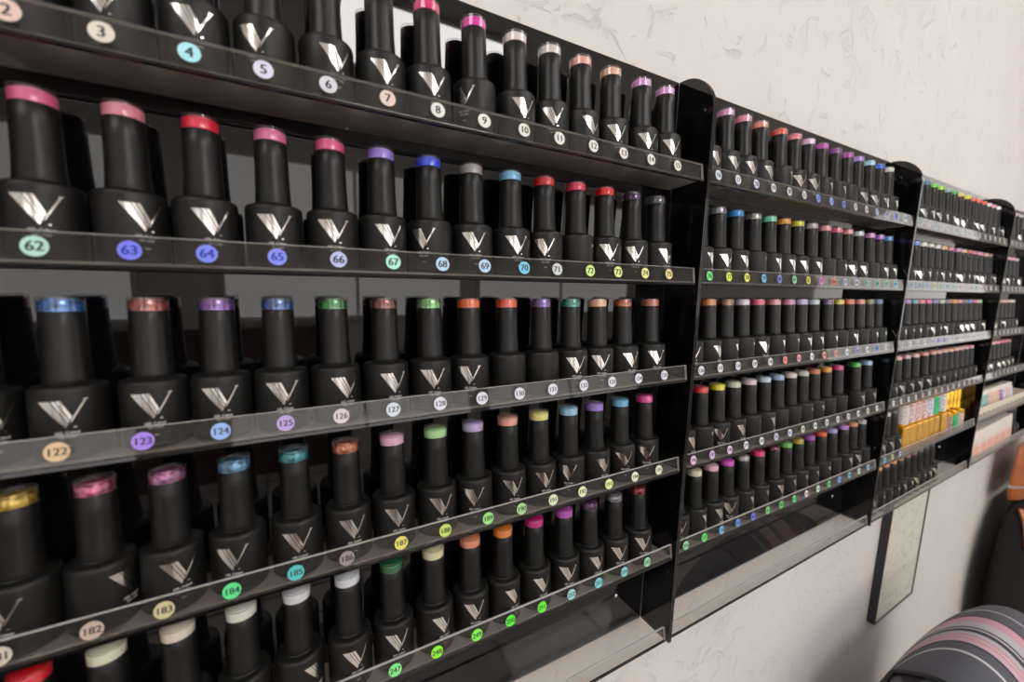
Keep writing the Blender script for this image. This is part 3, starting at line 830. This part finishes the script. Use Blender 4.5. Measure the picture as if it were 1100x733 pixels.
ME_SB = bpy.data.meshes.new('tube_body'); bm.to_mesh(ME_SB); bm.free(); sharp(ME_SB, 40); ME_SB.materials.append(P_LILAC)
bm = lathe(bmesh.new(), [(0, 0.0621), (0.0125, 0.0621), (0.0125, 0.074), (0.0115, 0.0755), (0, 0.0756)], 24)
ME_SC = bpy.data.meshes.new('tube_cap'); bm.to_mesh(ME_SC); bm.free(); sharp(ME_SC, 40); ME_SC.materials.append(M_CARD)
P_TEAL = pattern('teal_wrap', lin((150, 196, 190)), lin((90, 160, 160)), lin((226, 222, 216)))
P_PEACH = pattern('peach_wrap', lin((232, 196, 170)), lin((222, 150, 120)), lin((240, 226, 216)))
P_PURP = pattern('purple_wrap', lin((150, 110, 160)), lin((206, 180, 206)), lin((240, 226, 226)))
for i, (pm, nm) in enumerate(((P_LILAC, 'lilac'), (P_PURP, 'mauve'), (P_TEAL, 'teal'), (P_TEAL, 'sea green'), (P_BLUSH, 'blush'), (P_PEACH, 'peach'), (P_PEACH, 'apricot'), (P_PURP, 'purple'), (P_LILAC, 'pale violet'), (P_BLUSH, 'pale pink'), (P_LILAC, 'pale lilac'))):
    t = thing('patterned_tube', '%s patterned tube, %s from the divider in the cream tray' % (nm, PL[i] if i < 10 else 'eleventh'), 'tube', group='patterned tubes in the cream tray')
    b = obj('tube_body', ME_SB, None, t)
    b.material_slots[0].link = 'OBJECT'
    b.material_slots[0].material = pm
    obj('tube_cap', ME_SC, None, t)
    t.matrix_world = on_shelf(4, 1.895 + i * 0.0365, 0.0255, 0, 0.0045)
t = thing('dark_carton', 'small dark carton between the divider and the white cartons', 'carton')
obj('carton_body', box(bmesh.new(), -0.018, 0.018, -0.017, 0.017, 0, 0.07, 0.001), M_DK, t)
obj('carton_lid', box(bmesh.new(), -0.0185, 0.0185, -0.0175, 0.0175, 0.0702, 0.082, 0.001), M_DK, t)
t.matrix_world = on_shelf(5, 1.892, 0.0215)
def hand_print(w, h):
    # a soft-edged pink print that fills the lower front of the carton
    bm = bmesh.new()
    n = 14
    top = [(-w + 2 * w * i / n, h * (0.52 + 0.10 * math.sin(i * 1.3) + 0.06 * math.cos(i * 2.1))) for i in range(n + 1)]
    for i in range(n):
        a, b = top[i], top[i + 1]
        bm.faces.new([bm.verts.new(p) for p in ((a[0], 0, 0.004), (b[0], 0, 0.004), (b[0], 0, b[1]), (a[0], 0, a[1]))])
    return bm
for i in range(6):
    t = thing('white_carton', 'white carton with pink print, %s after the dark carton on the lowest shelf' % PL[i], 'carton', group='white cartons on the farthest rack')
    hgt = 0.082 + 0.006 * (i / 5)
    obj('carton_body', box(bmesh.new(), -0.031, 0.031, -0.016, 0.016, 0, hgt, 0.001), M_CARD, t)
    bm = box(bmesh.new(), -0.030, 0.030, -0.0165, 0.0165, hgt + 0.0002, hgt + 0.0030, 0.0006)
    obj('carton_flap', bm, M_CARD, t)
    pr = obj('pink_print', hand_print(0.029, hgt), M_SKIN, t)
    pr.location = (0, -0.0163, 0)
    t.matrix_world = on_shelf(5, 1.950 + i * 0.0655, 0.0215)
for i in range(2):
    put_bottle(4, 5, 2.350 + 0.0395 * i, 20, (60, 60, 62), ('black polish bottle next to the last white carton on the farthest rack', 'black polish bottle at the far end of the lowest shelf, farthest rack')[i])

# ------------------------------------------------------------------ framed pale panel below the third rack
t = thing('framed_panel', 'pale panel in a thin black frame hung below the third rack', 'picture frame', (1.485, 0, -0.995))
fw, fh, fd = 0.245, 0.360, 0.0150
bm = bmesh.new()
box(bm, 0, 0.0035, -fd, 0.003, 0, fh)
box(bm, fw - 0.0035, fw, -fd, 0.003, 0, fh)
box(bm, 0.0035, fw - 0.0035, -fd, 0.003, 0, 0.0035)
box(bm, 0.0035, fw - 0.0035, -fd, 0.003, fh - 0.0035, fh)
obj('frame', bm, mat('black_frame', (0.02, 0.02, 0.022), 0.35), t)
m = bpy.data.materials.new('pale_mottled_face')
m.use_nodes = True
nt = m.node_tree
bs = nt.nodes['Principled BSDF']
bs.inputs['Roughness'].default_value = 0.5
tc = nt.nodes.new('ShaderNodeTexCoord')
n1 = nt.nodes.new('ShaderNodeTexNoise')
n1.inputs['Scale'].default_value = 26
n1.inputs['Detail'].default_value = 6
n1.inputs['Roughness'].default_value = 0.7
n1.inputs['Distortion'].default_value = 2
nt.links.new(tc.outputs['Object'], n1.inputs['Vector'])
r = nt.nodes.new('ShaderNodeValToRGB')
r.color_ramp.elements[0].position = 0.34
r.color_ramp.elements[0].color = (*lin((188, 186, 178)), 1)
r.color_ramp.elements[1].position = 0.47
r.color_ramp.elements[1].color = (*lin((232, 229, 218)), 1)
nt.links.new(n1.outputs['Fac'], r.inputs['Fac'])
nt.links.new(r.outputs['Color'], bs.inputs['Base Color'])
obj('print', box(bmesh.new(), 0.0036, fw - 0.0036, -0.0125, -0.010, 0.0036, fh - 0.0036), m, t)  # flat pale face with faint grey marks, set behind the glass
obj('glass', box(bmesh.new(), 0.0036, fw - 0.0036, -0.0145, -0.0128, 0.0036, fh - 0.0036), clear_mat('frame_glass', (1.0, 1.0, 0.99), 0.35, 0.0), t)

# ------------------------------------------------------------------ striped chair
EC, ES = Vector((1.4, -0.22, -1.6)), Vector((0.65, 0.2, 0.8))
m = bpy.data.materials.new('striped_upholstery')
m.use_nodes = True
nt = m.node_tree
bs = nt.nodes['Principled BSDF']
bs.inputs['Roughness'].default_value = 0.75
tc = nt.nodes.new('ShaderNodeTexCoord')
sx = nt.nodes.new('ShaderNodeSeparateXYZ')
nt.links.new(tc.outputs['Object'], sx.inputs[0])
r = nt.nodes.new('ShaderNodeValToRGB')
r.color_ramp.interpolation = 'CONSTANT'
GR, LT, PK, DK, WH = lin((82, 83, 92)), lin((176, 171, 178)), lin((196, 138, 156)), lin((52, 54, 62)), lin((192, 188, 190))
stripes = [(0.0, GR), (1.283, WH), (1.288, GR), (1.309, DK), (1.316, lin((196, 164, 178))), (1.327, PK), (1.331, lin((188, 176, 172))), (1.336, PK), (1.340, LT), (1.356, DK), (1.364, LT), (1.369, DK), (1.378, LT), (1.405, PK), (1.410, lin((200, 150, 164))), (1.424, PK), (1.430, DK), (1.436, GR), (1.478, WH), (1.484, GR), (1.60, WH), (1.605, GR)]
MAPX = lambda x: (x - 0.7) / 1.4
mp = nt.nodes.new('ShaderNodeMath')
mp.operation = 'MULTIPLY_ADD'
mp.inputs[1].default_value = 1 / 1.4
mp.inputs[2].default_value = (EC.x - 0.7) / 1.4
nt.links.new(sx.outputs['X'], mp.inputs[0])
nt.links.new(mp.outputs[0], r.inputs['Fac'])
cr = r.color_ramp
cr.elements[0].position = 0.0
cr.elements[0].color = (*GR, 1)
cr.elements[1].position = MAPX(stripes[1][0])
cr.elements[1].color = (*stripes[1][1], 1)
for x, c in stripes[2:]:
    e = cr.elements.new(MAPX(x))
    e.color = (*c, 1)
nt.links.new(r.outputs['Color'], bs.inputs['Base Color'])
wv = nt.nodes.new('ShaderNodeTexNoise')
wv.inputs['Scale'].default_value = 350
nt.links.new(tc.outputs['Object'], wv.inputs['Vector'])
bp = nt.nodes.new('ShaderNodeBump')
bp.inputs['Strength'].default_value = 0.2
bp.inputs['Distance'].default_value = 0.002
nt.links.new(wv.outputs['Fac'], bp.inputs['Height'])
nt.links.new(bp.outputs['Normal'], bs.inputs['Normal'])
M_STRIPE = m
M_GREYCLOTH = mat('grey_cloth', lin((84, 84, 92)), 0.8)
M_PIPE = mat('black_piping', (0.012, 0.012, 0.014), 0.5)
t = thing('padded_chair', 'dark grey padded chair with domed back striped in pink and white by the wall', 'chair', (EC.x, EC.y, FLOOR))
def squash(x):
    # the back is widest near its middle and turns sharply at its two sides
    if x < -0.20:
        return -0.20 - 0.115 * math.tanh((-x - 0.20) / 0.115)
    if x > 0.14:
        return 0.14 + 0.115 * math.tanh((x - 0.14) / 0.115)
    return x
bm = bmesh.new()
rings = []
nu, nvv = 120, 40
zcut = -1.42 - EC.z
for j in range(nvv + 1):
    zz = zcut + (ES.z - zcut) * (1 - (1 - j / nvv) ** 2)
    s = math.sqrt(max(0.0, 1 - (zz / ES.z) ** 2))
    s = max(s, 0.004)
    rings.append([(squash(ES.x * s * math.cos(2 * PI * i / nu)), ES.y * s * math.sin(2 * PI * i / nu), zz) for i in range(nu)])
loft(bm, rings)
b = obj('backrest', bm, M_STRIPE, t)
b.location = (0, 0, EC.z - FLOOR)
def on_back(p, out=0.0):
    q = Vector(p) - EC
    n = Vector((q.x / ES.x ** 2, q.y / ES.y ** 2, q.z / ES.z ** 2)).normalized()
    k = 1 / math.sqrt((q.x / ES.x) ** 2 + (q.y / ES.y) ** 2 + (q.z / ES.z) ** 2)
    return q * k + n * out
pip = [(1.225, -0.110, -0.952), (1.243, -0.118, -0.938), (1.255, -0.121, -0.93), (1.25, -0.127, -0.915), (1.228, -0.147, -0.886), (1.211, -0.167, -0.865), (1.204, -0.187, -0.849), (1.202, -0.215, -0.84), (1.200, -0.26, -0.84)]
o = obj('piping', tube(bmesh.new(), [on_back(p, 0.003) for p in pip], 0.005, 8), M_PIPE, b)
bm = bmesh.new()
g = [on_back(p, 0.0015) for p in pip]
ctr = bm.verts.new(on_back((1.19, -0.16, -0.90), 0.0015))
vv = [bm.verts.new(p) for p in g]
for a, c in zip(vv[:-1], vv[1:]):
    bm.faces.new((ctr, a, c))
bmesh.ops.solidify(bm, geom=bm.faces[:], thickness=0.001)
obj('side_pocket', bm, M_PIPE, b)
bm = box(bmesh.new(), -0.31, 0.25, -0.34, 0.17, 0.30, 0.45, 0.05, seg=4)
obj('seat', bm, M_GREYCLOTH, t)
for lx in (-0.26, 0.20):
    for y in (-0.27, 0.10):
        obj('leg', lathe(bmesh.new(), [(0, 0.0005), (0.018, 0.0005), (0.026, 0.31), (0, 0.31)], 16, cx=lx, cy=y), M_PIPE, t)

# ------------------------------------------------------------------ bag and coat on the wall past the racks
M_LEATHER = mat('tan_leather', lin((168, 92, 44)), 0.42, noise=0.18, nscale=12, bump=0.3, bscale=160)
M_COAT = mat('black_cloth', (0.012, 0.0115, 0.0115), 0.8, spec=0.08, bump=0.3, bscale=240)
M_COPPER = mat('copper_trim', lin((196, 124, 92)), 0.3, metal=0.8)
def ell_ring(cx, cy, z, rx, ry, n=32, fold=0.0, ph=0.0):
    return [(cx + rx * math.cos(a) * (1 + fold * math.sin(5 * a + ph)), min(0.0025, cy + ry * math.sin(a) * (1 + fold * math.sin(7 * a + ph))), z) for a in [2 * PI * i / n for i in range(n)]]
t = thing('shoulder_bag', 'tan leather bag hanging on the wall below the end of the farthest rack', 'bag', (2.58, -0.052, -0.862))
bm = loft(bmesh.new(), [ell_ring(0, 0, z, rx, ry) for z, rx, ry in ((0.0, 0.14, 0.02), (0.010, 0.18, 0.034), (0.03, 0.205, 0.045), (0.08, 0.208, 0.045), (0.14, 0.20, 0.038), (0.20, 0.18, 0.026), (0.213, 0.17, 0.018))])
obj('bag_body', bm, M_LEATHER, t)
bm = loft(bmesh.new(), [ell_ring(0, 0, z, rx, ry) for z, rx, ry in ((0.062, 0.2115, 0.0475), (0.073, 0.2115, 0.0475))], cap=False)
obj('metal_band', bm, mat('bright_metal', (0.7, 0.66, 0.6), 0.25, metal=1.0), t)
obj('strap', tube(bmesh.new(), [(-0.065, 0, 0.205), (-0.06, 0.01, 0.35), (-0.03, 0.03, 0.49), (0, 0.035, 0.505), (0.03, 0.03, 0.49), (0.06, 0.01, 0.35), (0.065, 0, 0.205)], 0.009, 8), M_LEATHER, t)
t = thing('wall_hook', 'black peg on the wall holding up the tan bag and black coat', 'hook', (2.58, 0.0, -0.37))
obj('peg', box(bmesh.new(), -0.012, 0.012, -0.075, 0.0034, -0.012, 0.004, 0.003), M_PIPE, t)
t = thing('coat', 'black coat with a copper zip hanging below the tan bag', 'coat', (2.68, -0.052, -1.75))
rings = []
for z, rx, ry in ((0.0, 0.36, 0.050), (0.25, 0.355, 0.050), (0.45, 0.345, 0.047), (0.56, 0.36, 0.047), (0.66, 0.355, 0.045), (0.76, 0.33, 0.043), (0.84, 0.28, 0.04), (0.868, 0.20, 0.028)):
    rings.append(ell_ring(0, 0, z, rx, ry, 48, 0.03, z * 5))
obj('coat_body', loft(bmesh.new(), rings), M_COAT, t)
obj('zip', tube(bmesh.new(), [(-0.235, -0.024, 0.863), (-0.215, -0.036, 0.80), (-0.175, -0.042, 0.71), (-0.10, -0.047, 0.655), (0.0, -0.049, 0.615), (0.1, -0.049, 0.60)], 0.006, 8), M_COPPER, t)
